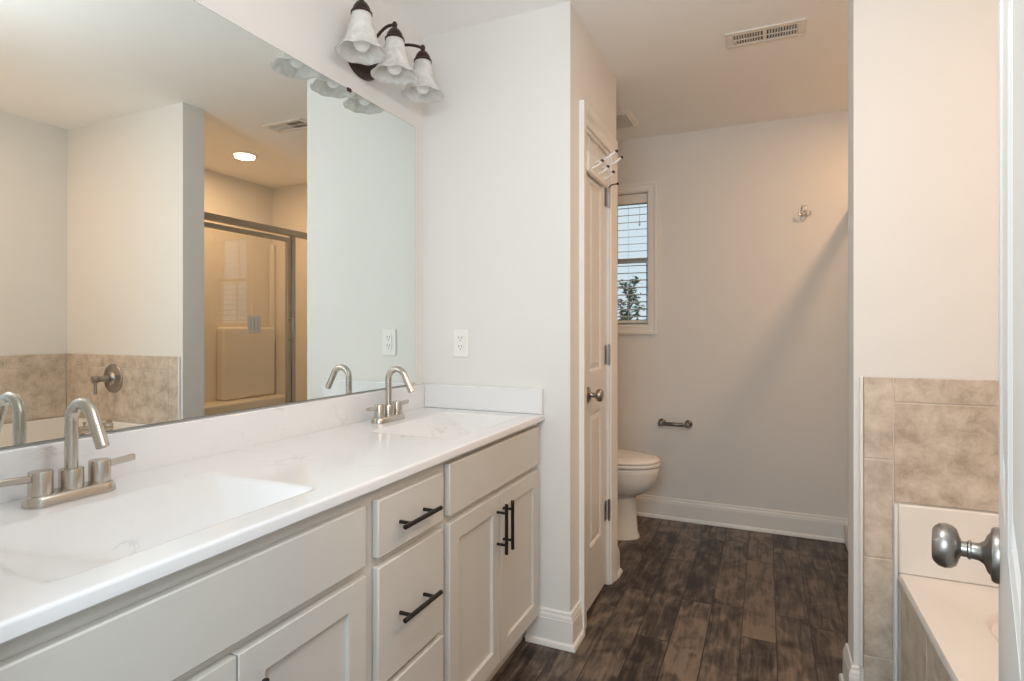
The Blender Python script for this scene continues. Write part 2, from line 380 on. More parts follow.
# closet door leaf
cl = thing('door_1', 'narrow white two-panel closet door', 'door', (XC - 0.012, 2.288, 0.018), 0); cl['kind'] = 'structure'
W_ = 0.363
bm = panel_door_bm(W_, 2.018, 0.035, [(0.088, W_ - 0.088, 0.25, 0.835), (0.088, W_ - 0.088, 1.01, 1.838)])
bmesh.ops.transform(bm, matrix=Matrix.Rotation(PI / 2, 4, 'Z') @ Matrix.Scale(-1, 4, (0, 1, 0)) @ TR((0, 0.0, 0)), verts=bm.verts)
for v in bm.verts: v.co.x = -abs(v.co.x)
leaf = obj('door_leaf', bm, 'doorp', cl)
o = obj('knob', knob_bm(TR((0.0005, 0.052, 0.918)) @ rot_to('x')), 'nickel_dark', cl, smooth=True)
def hinge(z, par):
    bm = BM(); lathe(bm, [(0.0065, 0), (0.0065, 0.09)], TR((0.012, W_ + 0.004, z)), 12)
    lathe(bm, [(0.0045, -0.006), (0.0045, 0.0)], TR((0.012, W_ + 0.004, z)), 12); lathe(bm, [(0.0045, 0.0), (0.0045, 0.006)], TR((0.012, W_ + 0.004, z + 0.09)), 12)
    box(bm, 0.0004, 0.0024, W_ - 0.034, W_ + 0.004, z, z + 0.09)
    return obj('hinge', bm, 'nickel_dark', par)
for z in (0.295, 1.03, 1.775): hinge(z, cl)
hs = BM(); tube(hs, [(0.012, W_ + 0.004, 1.87), (0.030, W_ - 0.012, 1.875), (0.055, W_ - 0.016, 1.876)], 0.003, 8); lathe(hs, [(0.006, 0), (0.006, 0.008)], TR((0.055, W_ - 0.016, 1.876)) @ rot_to('x'), 12)
obj('door_stop', hs, 'black', cl)

# near door, open into the room
dv = Vector((1.6155 - 1.4255, 0.932 - 0.255)); DWD = dv.length; ang = math.atan2(dv.y, dv.x)
nd = thing('door_2', 'open white six-panel bathroom door with round nickel knob at the right', 'door', (1.4255, 0.255, 0.012), ang); nd['kind'] = 'structure'
st = 0.105; mid = DWD / 2
pn = []
for z0, z1 in ((0.24, 0.80), (1.03, 1.62), (1.73, 1.90)):
    pn += [(st, mid - 0.04, z0, z1), (mid + 0.04, DWD - st, z0, z1)]
bm = panel_door_bm(DWD, 2.03, 0.035, pn)
leaf2 = obj('door_leaf', bm, 'doorp', nd)
o = obj('knob', knob_bm(TR((DWD - 0.062, 0.0003, 0.928)) @ rot_to('y')), 'nickel_dark', nd, smooth=True)
o = obj('knob', knob_bm(TR((DWD - 0.062, -0.0353, 0.928)) @ rot_to('-y')), 'nickel_dark', nd, smooth=True)

# ------------------------------------------------------------------ tile round the tub (each wall's tiles one mesh)
JT = 0.004; TT = 0.009
TUBZ0, TUBZ1 = 0.458, 0.674
bm = BM(); gb = BM()
def tiles_y(rects, y):     # facing -y
    for x0, x1, z0, z1 in rects: box(bm, x0 + JT / 2, x1 - JT / 2, y - TT, y - 0.0005, z0 + JT / 2, z1 - JT / 2)
rects = []
zc = [0.002, 0.178, 0.493, 0.805, 1.065]
for a, b_ in zip(zc[:-1], zc[1:]): rects.append((1.623, 1.704, a, b_ if b_ < 1.06 else 1.065))
x = 1.704
while x < XR - 0.01:
    x1 = min(x + 0.312, XR - 0.01); rects.append((x, x1, 0.986, 1.065)); x = x1
x = 1.704
while x < XR - 0.09:
    x1 = min(x + 0.312, XR - 0.09); rects.append((x, x1, TUBZ1, 0.986)); x = x1
rects.append((XR - 0.09, XR - 0.01, TUBZ1, 0.986))
tiles_y(rects, YP0)
ts = struct(obj('trim_3', bm, 'tile', bevel=0.0018), 'beige stone tile border on the partition wall')
box(gb, 1.6245, XR - 0.002, YP0 - 0.006, YP0 - 0.0003, 0.002, 1.063); struct(obj('trim_4', gb, 'grout'))
bm = BM(); y = YP0 - 0.012
while y > 0.62:
    y1 = max(y - 0.312, 0.61)
    for z0, z1 in ((TUBZ1, 0.986), (0.986, 1.065)): box(bm, XR - TT, XR - .0005, y1 + JT / 2, y - JT / 2, z0 + JT / 2, z1 - JT / 2)
    y = y1
struct(obj('trim_5', bm, 'tile', bevel=0.0018), 'beige stone tile above the back of the bathtub')
gb = BM(); box(gb, XR - 0.006, XR - 0.0003, 0.605, YP0 - 0.01, TUBZ1, 1.063); struct(obj('trim_6', gb, 'grout'))
bm = BM(); x = 1.73
while x < XR - 0.02:
    x1 = min(x + 0.312, XR - 0.01)
    for z0, z1 in ((TUBZ1, 0.986), (0.986, 1.065)): box(bm, x + JT / 2, x1 - JT / 2, 0.6005, 0.6 + TT, z0 + JT / 2, z1 - JT / 2)
    x = x1
struct(obj('trim_7', bm, 'tile', bevel=0.0018), 'beige stone tile at the near end of the bathtub')
# tiled apron under the tub rim
AX = 1.722
bm = BM(); y = YP0 - 0.012
while y > 0.62:
    y1 = max(y - 0.312, 0.602)
    for z0, z1 in ((0.002, 0.178), (0.178, 0.436)): box(bm, AX, AX + TT, y1 + JT / 2, y - JT / 2, z0 + JT / 2, z1 - JT / 2)
    y = y1
struct(obj('trim_8', bm, 'tile', bevel=0.0018), 'beige tiled apron under the bathtub rim')
gb = BM(); box(gb, AX + 0.003, AX + 0.03, 0.602, YP0 - 0.012, 0.002, 0.434); struct(obj('trim_9', gb, 'grout'))
bm = BM(); box(bm, 1.7055, 1.7145, YP0 - 0.017, YP0 - 0.0095, 0.002, TUBZ1 - 0.004); box(bm, 1.6135, 1.6225, YP0 - 0.011, YP0 - .0005, 0.139, 1.064)
struct(obj('trim_10', bm, 'trim', bevel=0.003), 'thin white edge strip beside the wall tile')

# ------------------------------------------------------------------ bathtub
tub = thing('bathtub', 'white acrylic bathtub set in the tiled alcove at the right', 'bathtub', (2.18, 1.36, 0))
def srect(cx, cy, hx, hy, r, z, n=10):
    pts = []
    for qx, qy, a0 in ((1, 1, 0), (-1, 1, PI / 2), (-1, -1, PI), (1, -1, 1.5 * PI)):
        for i in range(n + 1):
            a = a0 + PI / 2 * i / n
            pts.append((cx + qx * (hx - r) + r * math.cos(a), cy + qy * (hy - r) + r * math.sin(a), z))
    return pts
bm = BM()
X0, X1, Y0, Y1 = 1.715, XR - 0.0105, 0.6105, YP0 - 0.0105
cx, cy = (X0 + X1) / 2 - 2.18, (Y0 + Y1) / 2 - 1.36; hx, hy = (X1 - X0) / 2, (Y1 - Y0) / 2
secs = [srect(cx, cy, hx - 0.02, hy - 0.005, 0.004, 0.437), srect(cx, cy, hx, hy, 0.004, 0.437), srect(cx, cy, hx, hy, 0.006, 0.450), srect(cx, cy, hx - 0.004, hy - 0.004, 0.006, TUBZ0),
        srect(cx + 0.02, cy - 0.01, hx - 0.115, hy - 0.12, 0.16, TUBZ0), srect(cx + 0.02, cy - 0.01, hx - 0.125, hy - 0.13, 0.155, TUBZ0 - 0.006),
        srect(cx + 0.02, cy - 0.01, hx - 0.135, hy - 0.145, 0.15, TUBZ0 - 0.03), srect(cx + 0.02, cy - 0.02, hx - 0.165, hy - 0.21, 0.14, 0.18),
        srect(cx + 0.02, cy - 0.02, hx - 0.19, hy - 0.25, 0.13, 0.10), srect(cx + 0.02, cy - 0.02, hx - 0.24, hy - 0.32, 0.1, 0.075)]
loft(bm, secs)
obj('basin', bm, 'acrylic', tub, smooth=True, auto=50)
bm = BM()
def riser(x0, x1, y0, y1):
    box(bm, x0 - 2.18, x1 - 2.18, y0 - 1.36, y1 - 1.36, TUBZ0 + 0.0005, TUBZ1 - 0.001)
riser(X0, X1, Y1 - 0.012, Y1 - 0.0002); riser(X1 - 0.018, X1 - 0.0002, Y0, Y1 - 0.012); riser(X0, X1 - 0.018, Y0 + 0.0002, Y0 + 0.018)
obj('flange', bm, 'acrylic', tub, bevel=0.005)
bm = BM(); lathe(bm, [(0, 0), (0.032, 0), (0.032, 0.006), (0.027, 0.010), (0.0, 0.010)], TR((2.17 - 2.18, 1.929 - 1.36, 0.33)) @ Matrix.Rotation(0.22, 4, 'X') @ rot_to('-y'), 28)
obj('overflow_cover', bm, 'nickel', tub, smooth=True)

tv = thing('tub_valve', 'round nickel bathtub valve trim with lever on the tiled partition wall', 'valve', (2.185, YP0 - 0.0094, 0.925))
bm = BM(); lathe(bm, [(0, 0), (0.085, 0), (0.085, 0.004), (0.08, 0.009), (0.045, 0.013), (0.036, 0.020), (0.030, 0.030), (0, 0.030)], rot_to('-y'), 44); obj('escutcheon', bm, 'nickel_dark', tv, smooth=True)
bm = BM(); lathe(bm, [(0.020, 0.028), (0.020, 0.05), (0.017, 0.055), (0.016, 0.085), (0.021, 0.09), (0.0225, 0.11), (0.019, 0.116), (0, 0.117)], rot_to('-y'), 30)
tube(bm, [(0, -0.10, -0.005), (-0.002, -0.101, -0.04), (-0.004, -0.102, -0.085)], [0.0075, 0.0075, 0.009], 14); obj('lever', bm, 'nickel_dark', tv, smooth=True)
sp_ = thing('tub_spout', 'nickel bathtub spout with flared end below the valve', 'spout', (2.20, Y1 - 0.0125, 0.645))
bm = BM(); lathe(bm, [(0, 0), (0.036, 0.0), (0.036, 0.006), (0.027, 0.02), (0.0215, 0.045), (0.0205, 0.16), (0.0185, 0.165), (0.0, 0.166)], rot_to('-y'), 32); obj('spout_body', bm, 'nickel', sp_, smooth=True)
bm = BM(); lathe(bm, [(0.013, 0), (0.013, 0.02)], TR((0, -0.145, -0.033)), 20); obj('outlet_nozzle', bm, 'nickel', sp_, smooth=True)
bm = BM(); lathe(bm, [(0.0, 0.026), (0.008, 0.026), (0.008, 0.01), (0.004, 0.008), (0.004, 0)][::-1], TR((0, -0.135, 0.018)), 16); obj('diverter_knob', bm, 'nickel', sp_, smooth=True)

# ------------------------------------------------------------------ shower
SX = 1.805
stall = thing('shower_stall', 'moulded cream shower surround with ledge and seat behind the glass door', 'shower stall', (2.24, 3.0, 0))
def lb(bm, x0, x1, y0, y1, z0, z1): box(bm, x0 - 2.24, x1 - 2.24, y0 - 3.0, y1 - 3.0, z0, z1)
g = 0.001
bm = BM(); lb(bm, SX - 0.06, XR - g, YP1 + g, YB - g, 0.001, 0.05); lb(bm, SX - 0.06, SX + 0.05, YP1 + g, YB - g, 0.05, 0.105); obj('shower_pan', bm, 'surround', stall, bevel=0.008)
bm = BM(); lb(bm, XR - 0.03, XR - g, YP1 + 0.03, YB - 0.03, 0.051, 2.0); lb(bm, SX + 0.05, XR - g, YP1 + g, YP1 + 0.03, 0.051, 2.0); lb(bm, SX + 0.05, XR - g, YB - 0.03, YB - g, 0.051, 2.0); obj('wall_panel', bm, 'surround', stall, bevel=0.008)
bm = BM(); lb(bm, XR - 0.25, XR - 0.0305, YP1 + 0.032, YB - 0.032, 0.051, 0.65); obj('seat', bm, 'surround', stall, bevel=0.02, segs=4)
bm = BM(); lb(bm, XR - 0.12, XR - 0.031, 3.145, YB - 0.08, 0.652, 1.23)
obj('ledge', bm, 'surround', stall, bevel=0.02, segs=4)
bm = BM(); lb(bm, XR - 0.075, XR - 0.031, YB - 0.075, YB - 0.031, 0.652, 1.95); obj('corner_column', bm, 'surround', stall, bevel=0.015, segs=3)

sd = thing('shower_door', 'framed glass shower door with fixed side panel', 'shower door', (SX, 3.0, 0.105))
def sb(bm, x0, x1, y0, y1, z0, z1): box(bm, x0 - SX, x1 - SX, y0 - 3.0, y1 - 3.0, z0 - 0.105, z1 - 0.105)
bm = BM(); sb(bm, SX - 0.022, SX + 0.022, YP1 + g, YB - g, 1.885, 1.927); obj('header_rail', bm, 'frame', sd, bevel=0.003)
bm = BM(); sb(bm, SX - 0.02, SX + 0.02, YP1 + g, YB - g, 0.106, 0.135); obj('bottom_track', bm, 'frame', sd, bevel=0.003)
for y0, y1 in ((YP1 + g, YP1 + 0.026), (YB - 0.026, YB - g)):
    bm = BM(); sb(bm, SX - 0.016, SX + 0.016, y0, y1, 0.136, 1.884); obj('wall_jamb', bm, 'frame', sd, bevel=0.002)
bm = BM(); sb(bm, SX - 0.016, SX + 0.016, 3.100, 3.135, 0.136, 1.884); obj('post', bm, 'frame', sd, bevel=0.003)
bm = BM(); y0, y1 = YP1 + 0.03, 3.094
sb(bm, SX - 0.012, SX + 0.012, y0, y0 + 0.028, 0.14, 1.868); sb(bm, SX - 0.012, SX + 0.012, y1 - 0.032, y1, 0.14, 1.868); sb(bm, SX - 0.012, SX + 0.012, y0 + 0.028, y1 - 0.032, 1.838, 1.868); sb(bm, SX - 0.012, SX + 0.012, y0 + 0.028, y1 - 0.032, 0.14, 0.17)
dl = obj('door_frame', bm, 'frame', sd, bevel=0.002)
bm = BM(); sb(bm, SX - 0.003, SX + 0.003, y0 + 0.027, y1 - 0.031, 0.168, 1.84); obj('door_glass', bm, 'glass', dl)
bm = BM(); sb(bm, SX - 0.003, SX + 0.003, 3.135, YB - 0.026, 0.135, 1.885); obj('side_glass', bm, 'glass', sd)
bm = BM()
tube(bm, [(-0.012, 3.078 - 3.0, 1.03), (-0.045, 3.078 - 3.0, 1.03), (-0.05, 3.078 - 3.0, 1.035), (-0.05, 3.078 - 3.0, 1.175), (-0.045, 3.078 - 3.0, 1.18), (-0.012, 3.078 - 3.0, 1.18)], 0.006, 12); obj('handle', bm, 'frame', sd, smooth=True)
bm = BM(); sb(bm, SX - 0.0045, SX - 0.0032, 2.725, 2.835, 1.19, 1.305); lab = obj('label', bm, 'plastic', sd, bevel=0.0004); lab['label'] = 'small white label stuck on the glass'
bm = BM(); sb(bm, SX - 0.0052, SX - 0.0047, 2.774, 2.786, 1.205, 1.285); sb(bm, SX - 0.0052, SX - 0.0047, 2.805, 2.811, 1.205, 1.285); sb(bm, SX - 0.0052, SX - 0.0047, 2.749, 2.755, 1.205, 1.285); obj('printed_bar', bm, 'label_grey', lab)

rl = thing('recessed_light', 'lit round recessed ceiling light over the shower', 'ceiling light', (2.082, 2.945, H - 0.0005))
bm = BM(); lathe(bm, [(0.094, 0), (0.094, -0.004), (0.086, -0.008), (0.072, -0.007), (0.068, -0.002), (0.068, 0.0)], None, 40, cap=False); obj('trim_ring', bm, 'plastic', rl, smooth=True)
bm = BM(); lathe(bm, [(0.0675, -0.001), (0.0675, -0.004), (0, -0.005)], None, 40); obj('lens', bm, 'lens', rl, smooth=True)

# ------------------------------------------------------------------ vents
def register(name, label, cx, cy, sx, sy, group=None):
    t_ = thing(name, label, 'vent', (cx, cy, H))
    bm = BM(); fw = 0.028
    for x0, x1, y0, y1 in ((-sx / 2, sx / 2, -sy / 2, -sy / 2 + fw), (-sx / 2, sx / 2, sy / 2 - fw, sy / 2), (-sx / 2, -sx / 2 + fw, -sy / 2 + fw, sy / 2 - fw), (sx / 2 - fw, sx / 2, -sy / 2 + fw, sy / 2 - fw), (-0.008, 0.008, -sy / 2 + fw, sy / 2 - fw)):
        box(bm, x0, x1, y0, y1, -0.008, -0.0005)
    obj('frame', bm, 'vent', t_, bevel=0.003)
    bm = BM(); box(bm, -sx / 2 + fw, sx / 2 - fw, -sy / 2 + fw, sy / 2 - fw, -0.0022, -0.001); obj('duct_opening', bm, 'dark', t_)
    bm = BM(); n = 11
    for s in (-1, 1):
        x0 = 0.010; x1 = sx / 2 - fw
        for i in range(n):
            xm = s * (x0 + (x1 - x0) * (i + 0.5) / n)
            vs = box(bm, xm - 0.0010, xm + 0.0010, -sy / 2 + fw, sy / 2 - fw, -0.0075, -0.0024)
            for v in vs:
                if v.co.z < -0.005: v.co.x += s * 0.0045
    box(bm, -sx / 2 + fw, sx / 2 - fw, -0.002, 0.002, -0.0080, -0.004)
    ls = obj('louvre', bm, 'vent', t_)
    bm = BM(); box(bm, -sx / 2 + 0.034, -sx / 2 + 0.038, -0.012, 0.012, -0.014, -0.0078); obj('damper_lever', bm, 'vent', t_)
    return t_
register('ceiling_vent', 'white rectangular ceiling air vent with two rows of louvres', 1.335, 2.628, 0.305, 0.142)
ef = thing('exhaust_fan_grille', 'square exhaust fan grille on the ceiling above the toilet', 'fan grille', (0.50, 3.335, H))
bm = BM()
def sq(h, z): return [(h, h, z), (-h, h, z), (-h, -h, z), (h, -h, z)]
loft(bm, [sq(0.135, -0.001), sq(0.135, -0.006), sq(0.112, -0.022), sq(0.108, -0.022), sq(0.106, -0.018), sq(0.106, -0.0175)]); obj('cover', bm, 'vent', ef)
bm = BM()
for i in range(13):
    yy = -0.099 + i * 0.0165; box(bm, -0.104, 0.104, yy - 0.003, yy + 0.003, -0.0215, -0.0178)
obj('louvre', bm, 'vent', ef)
bm = BM(); box(bm, -0.105, 0.105, -0.105, 0.105, -0.0182, -0.0177); obj('opening', bm, 'slot', ef)

# ------------------------------------------------------------------ window, blind and outside
wn_ = thing('window_1', 'narrow double-hung window on the back wall above the toilet', 'window', ((WX0 + WX1) / 2, YB, WZ0)); wn_['kind'] = 'structure'
wcx = (WX0 + WX1) / 2
def wb(bm, x0, x1, y0, y1, z0, z1): box(bm, x0 - wcx, x1 - wcx, y0 - YB, y1 - YB, z0 - WZ0, z1 - WZ0)
prof = [(0, 0), (0, 0.010), (0.01, 0.013), (0.032, 0.013), (0.042, 0.018), (0.058, 0.018), (0.058, 0)]
bm = BM(); cols = []
for (x, z), (dx, dz) in (((WX0 + .004, WZ0 + .004), (-1, -1)), ((WX0 + .004, WZ1 - .004), (-1, 1)), ((WX1 - .004, WZ1 - .004), (1, 1)), ((WX1 - .004, WZ0 + .004), (1, -1))):
    cols.append([bm.verts.new((x + dx * a - wcx, -h - 0.0005, z + dz * a - WZ0)) for a, h in prof])
for i in range(4):
    for k in range(len(prof)): bm.faces.new((cols[i][k], cols[i][(k + 1) % len(prof)], cols[(i + 1) % 4][(k + 1) % len(prof)], cols[(i + 1) % 4][k]))
obj('window_frame', bm, 'trim', wn_, smooth=True, auto=25)
bm = BM(); t0, t1 = YB + .0005, YB + 0.135
wb(bm, WX0 + .0005, WX0 + 0.010, t0, t1, WZ0, WZ1); wb(bm, WX1 - 0.010, WX1 - .0005, t0, t1, WZ0, WZ1); wb(bm, WX0, WX1, t0, t1, WZ0 + .0005, WZ0 + 0.010); wb(bm, WX0, WX1, t0, t1, WZ1 - 0.010, WZ1 - .0005)
obj('jamb_liner', bm, 'trim', wn_)
zm = 1.672
def sash(z0, z1, ya, yb):
    bm = BM(); x0, x1 = WX0 + 0.0105, WX1 - 0.0105; f_ = 0.024
    wb(bm, x0, x0 + f_, ya, yb, z0, z1); wb(bm, x1 - f_, x1, ya, yb, z0, z1); wb(bm, x0 + f_, x1 - f_, ya, yb, z0, z0 + f_ + 0.008); wb(bm, x0 + f_, x1 - f_, ya, yb, z1 - f_, z1)
    wb(bm, wcx - 0.006, wcx + 0.006, ya + 0.008, yb - 0.008, z0 + f_, z1 - f_)
    s_ = obj('sash', bm, 'trim', wn_)
    bm = BM(); wb(bm, x0 + f_, x1 - f_, (ya + yb) / 2 - 0.002, (ya + yb) / 2 + 0.002, z0 + f_, z1 - f_); obj('pane', bm, 'pane', s_)
sash(zm - 0.012, WZ1 - 0.0105, YB + 0.105, YB + 0.13); sash(WZ0 + 0.0105, zm + 0.014, YB + 0.078, YB + 0.103)
bl = thing('window_blind', 'white horizontal slat blind hung open in the toilet window', 'blind', (wcx, YB + 0.04, WZ1 - 0.012))
bw = (WX1 - WX0) / 2 - 0.014
bm = BM(); box(bm, -bw, bw, -0.028, 0.026, -0.062, -0.0005); obj('valance', bm, 'trim', bl, bevel=0.004)
z = -0.085
while z > -0.82:
    bm = BM(); vs = box(bm, -bw, bw, -0.024, 0.024, z - 0.0018, z + 0.0018)
    for v in vs: v.co.z += v.co.y * 0.16
    obj('slat', bm, 'blind', bl); z -= 0.048
bm = BM(); box(bm, -bw, bw, -0.024, 0.024, -0.848, -0.832); obj('bottom_rail', bm, 'trim', bl, bevel=0.003)
for sx_ in (-0.1, 0.1):
    bm = BM(); tube(bm, [(sx_, -0.026, -0.06), (sx_, -0.026, -0.835)], 0.0011, 6); obj('ladder_cord', bm, 'trim', bl)
bm = BM(); tube(bm, [(bw - 0.05, -0.032, -0.06), (bw - 0.05, -0.032, -0.18)], 0.0012, 6); lathe(bm, [(0.003, 0), (0.006, -0.01), (0.006, -0.03), (0.0, -0.034)], TR((bw - 0.05, -0.032, -0.18)), 10); obj('pull_cord', bm, 'trim', bl)
# tree outside: trunk, boughs, leaf clumps
tree = thing('garden_tree', 'leafy dark green tree seen through the lower window sash', 'tree', (-0.42, 8.0, -2.2))
bm = BM(); tube(bm, [(0, 0, 0), (0.03, 0, 1.6), (-0.03, 0.02, 3.2), (0.0, 0, 4.05)], [0.07, 0.05, 0.03, 0.008], 10)
tips = []
for i in range(22):
    z0 = 2.35 + i * 0.075; a = i * 2.4; r_ = 0.5 - 0.019 * i
    tip = (math.cos(a) * r_, math.sin(a) * r_, z0 + 0.18); tips.append(tip)
    tube(bm, [(0, 0, z0), (math.cos(a) * r_ * .5, math.sin(a) * r_ * .5, z0 + 0.06), tip], [0.016, 0.010, 0.004], 6)
obj('trunk', bm, 'bark', tree)
bm = BM()
for i in range(2600):
    tp = random.choice(tips); u_ = random.uniform(0.35, 1.05)
    c = Vector((tp[0] * u_, tp[1] * u_, tp[2] - 0.10 * (1 - u_))) + Vector([random.gauss(0, 0.035) for _ in range(3)]); s_ = random.uniform(0.025, 0.05)
    q = Matrix.Rotation(random.uniform(0, 6.3), 3, 'Z') @ Matrix.Rotation(random.uniform(-1.2, 1.2), 3, 'X')
    bm.faces.new([bm.verts.new(c + q @ Vector(p) * s_) for p in ((-0.5, 0, 0), (0, -0.28, 0.04), (1, 0, 0), (0, 0.28, 0.04))])
obj('foliage', bm, 'leaf', tree)
hedge = thing('garden_hedge', 'dark green clipped hedge low in the window behind the tree', 'hedge', (-0.6, 9.4, -2.2))
bm = BM()
for i in range(2600):
    c = Vector((random.uniform(-1.3, 1.3), random.uniform(-0.35, 0.3), random.uniform(0.0, 3.60 + 0.05 * math.sin(i)))); s_ = random.uniform(0.10, 0.18)
    q = Matrix.Rotation(random.uniform(0, 6.3), 3, 'Z') @ Matrix.Rotation(random.uniform(-1.4, 1.4), 3, 'X')
    bm.faces.new([bm.verts.new(c + q @ Vector(p) * s_) for p in ((-0.5, 0, 0), (0, -0.32, 0.04), (0.6, 0, 0), (0, 0.32, 0.04))])
box(bm, -1.25, 1.25, -0.2, 0.2, 0.0, 3.5)
obj('foliage', bm, 'leaf', hedge)
bm = BM(); box(bm, -12, 8, YB + 0.6, 24, -2.4, -2.2); struct(obj('garden_ground', bm, 'lawn'), 'green lawn outside the window')

# ------------------------------------------------------------------ mirror
MT = 2.053
mr = thing('wall_mirror', 'large frameless wall mirror above the vanity', 'mirror', (0.0025, 1.16, 0.988))
bm = BM(); box(bm, -0.002, 0.0048, 0.31 - 1.16, 2.002 - 1.16, 0, MT - 0.988); obj('backing_edge', bm, 'edge', mr)
bm = BM(); box(bm, 0.0049, 0.0056, 0.312 - 1.16, 2.0005 - 1.16, 0.0015, MT - 0.988 - 0.0015); obj('glass_face', bm, 'mirror', mr)
for y in (0.75, 1.59):
    bm = BM(); box(bm, 0.0058, 0.0085, y - 0.009 - 1.16, y + 0.009 - 1.16, MT - 0.988 - 0.008, MT - 0.988 + 0.004); box(bm, 0.0008, 0.0085, y - 0.009 - 1.16, y + 0.009 - 1.16, MT - 0.988 + 0.0005, MT - 0.988 + 0.004); obj('mirror_clip', bm, 'bronze', mr)

# ------------------------------------------------------------------ vanity cabinet
CX0, CF = 0.002, 0.525
VY0, VY1 = 0.315, 2.052
van = thing('vanity_cabinet', 'long greige double vanity cabinet with black bar pulls', 'cabinet', (0.28, 1.18, 0))
def vb(bm, x0, x1, y0, y1, z0, z1): box(bm, x0 - 0.28, x1 - 0.28, y0 - 1.18, y1 - 1.18, z0, z1)
bm = BM(); vb(bm, CX0, CF - 0.02, VY0, VY1, 0.105, 0.72); vb(bm, CF - 0.02, CF, VY0, VY1, 0.105, 0.8595); vb(bm, CX0, CF - 0.02, VY0, VY0 + 0.016, 0.72, 0.8595); vb(bm, CX0, CF - 0.02, VY1 - 0.016, VY1, 0.72, 0.8595); vb(bm, CX0, CX0 + 0.015, VY0 + 0.016, VY1 - 0.016, 0.72, 0.8595)
obj('body', bm, 'cab', van)
bm = BM(); vb(bm, CX0, CF - 0.055, VY0, VY1, 0.001, 0.1045); obj('toe_kick', bm, 'cab', van)
bm = BM(); vb(bm, 0.03, CF, VY1 + 0.0005, YW - 0.001, 0.105, 0.8595); obj('filler_strip', bm, 'cab', van)
FT = 0.545
def pull(y, z, vertical, parent, L_=0.16):
    bm = BM(); r = 0.0058; xo = 0.034
    if vertical:
        tube(bm, [(xo, 0, -L_ / 2), (xo, 0, L_ / 2)], r, 14)
        for s in (-1, 1): tube(bm, [(0.0002, 0, s * L_ * 0.32), (xo, 0, s * L_ * 0.32)], 0.0045, 12)
    else:
        tube(bm, [(xo, -L_ / 2, 0), (xo, L_ / 2, 0)], r, 14)
        for s in (-1, 1): tube(bm, [(0.0002, s * L_ * 0.32, 0), (xo, s * L_ * 0.32, 0)], 0.0045, 12)
    o = obj('handle', bm, 'black', parent, smooth=True); o.location = (FT - 0.28, y - 1.18, z); return o
def slab(name, y0, y1, z0, z1):
    bm = BM(); vb(bm, CF + 0.0005, FT, y0, y1, z0, z1); return obj(name, bm, 'cab', van, bevel=0.003)
def shaker(y0, y1, z0, z1):
    bm = BM(); s = 0.056
    def rg(x, ins): return [(x - 0.28, y0 + ins - 1.18, z0 + ins), (x - 0.28, y1 - ins - 1.18, z0 + ins), (x - 0.28, y1 - ins - 1.18, z1 - ins), (x - 0.28, y0 + ins - 1.18, z1 - ins)]
    loft(bm, [rg(CF + 0.0005, 0), rg(FT, 0), rg(FT, s), rg(FT - 0.010, s + 0.001)])
    return obj('door', bm, 'cab', van, bevel=0.0016)
slab('false_front', 1.364, 2.040, 0.697, 0.842)
slab('false_front', 0.342, 1.005, 0.697, 0.829)
for y0, y1, hy_ in ((1.364, 1.692, 1.665), (1.696, 2.040, 1.713), (0.676, 1.005, 0.700), (0.342, 0.672, 0.648)):
    d = shaker(y0, y1, 0.122, 0.677); pull(hy_, 0.571 - (0.02 if hy_ < 1 else 0), True, d)
for z0, z1 in ((0.697, 0.829), (0.405, 0.677), (0.122, 0.389)):
    d = slab('drawer', 1.048, 1.330, z0, z1); pull(1.181, (z0 + z1) / 2 - (0.006 if z1 > 0.7 else 0), False, d)

# ------------------------------------------------------------------ worktop with two moulded basins
ct = thing('vanity_countertop', 'glossy white marble-look vanity top with two moulded rectangular sinks', 'countertop', (0.28, 1.18, HT))
CTX = 0.557; CY0, CY1 = 0.288, YW - 0.001
SINKS = (0.672, 1.722); SH = 0.243; SX0, SX1 = 0.172, 0.487
def smin(vals, k=0.006):
    m_ = min(vals); return m_ - k * math.log(sum(math.exp(-(v - m_) / k) for v in vals))
def depth(x, y):
    best = 0
    for c in SINKS:
        e = (SX1 - x) * 1.1, (c + SH - y) * 0.85, (y - c + SH) * 0.34, (x - SX0) * 0.36
        if min(e) <= -0.03: continue
        v = smin(e, 0.004)
        best = max(best, v if v > 0.0 else 0)
    return best
def axis(lo, hi, step, extra=()):
    n = int((hi - lo) / step); return sorted({round(lo + (hi - lo) * i / n, 5) for i in range(n + 1)})
bm = BM(); xs2 = axis(0.0205, CTX - 0.006, 0.006); ys2 = axis(CY0, CY1, 0.006)
grid = [[bm.verts.new((x - 0.28, y - 1.18, -depth(x, y))) for y in ys2] for x in xs2]
for i in range(len(xs2) - 1):
    for j in range(len(ys2) - 1): bm.faces.new((grid[i][j], grid[i + 1][j], grid[i + 1][j + 1], grid[i][j + 1]))
# rounded front edge
prev = grid[-1]
for a in (22.5, 45, 67.5, 90):
    aa = math.radians(a); row = [bm.verts.new((CTX - 0.006 + 0.006 * math.sin(aa) - 0.28, y - 1.18, -0.006 + 0.006 * math.cos(aa))) for y in ys2]
    for j in range(len(ys2) - 1): bm.faces.new((prev[j], row[j], row[j + 1], prev[j + 1]))
    prev = row
for (x, z) in ((CTX, -0.022), (CTX - 0.003, -0.025), (0.497, -0.025)):
    row = [bm.verts.new((x - 0.28, y - 1.18, z)) for y in ys2]
    for j in range(len(ys2) - 1): bm.faces.new((prev[j], row[j], row[j + 1], prev[j + 1]))
    prev = row
top_o = obj('worktop', bm, 'marble', ct, smooth=True, auto=35)
bm = BM(); box(bm, 0.0008 - 0.28, 0.020 - 0.28, CY0 - 1.18, CY1 - 1.18, -0.025, 0.098); obj('backsplash', bm, 'marble', ct, bevel=0.003)
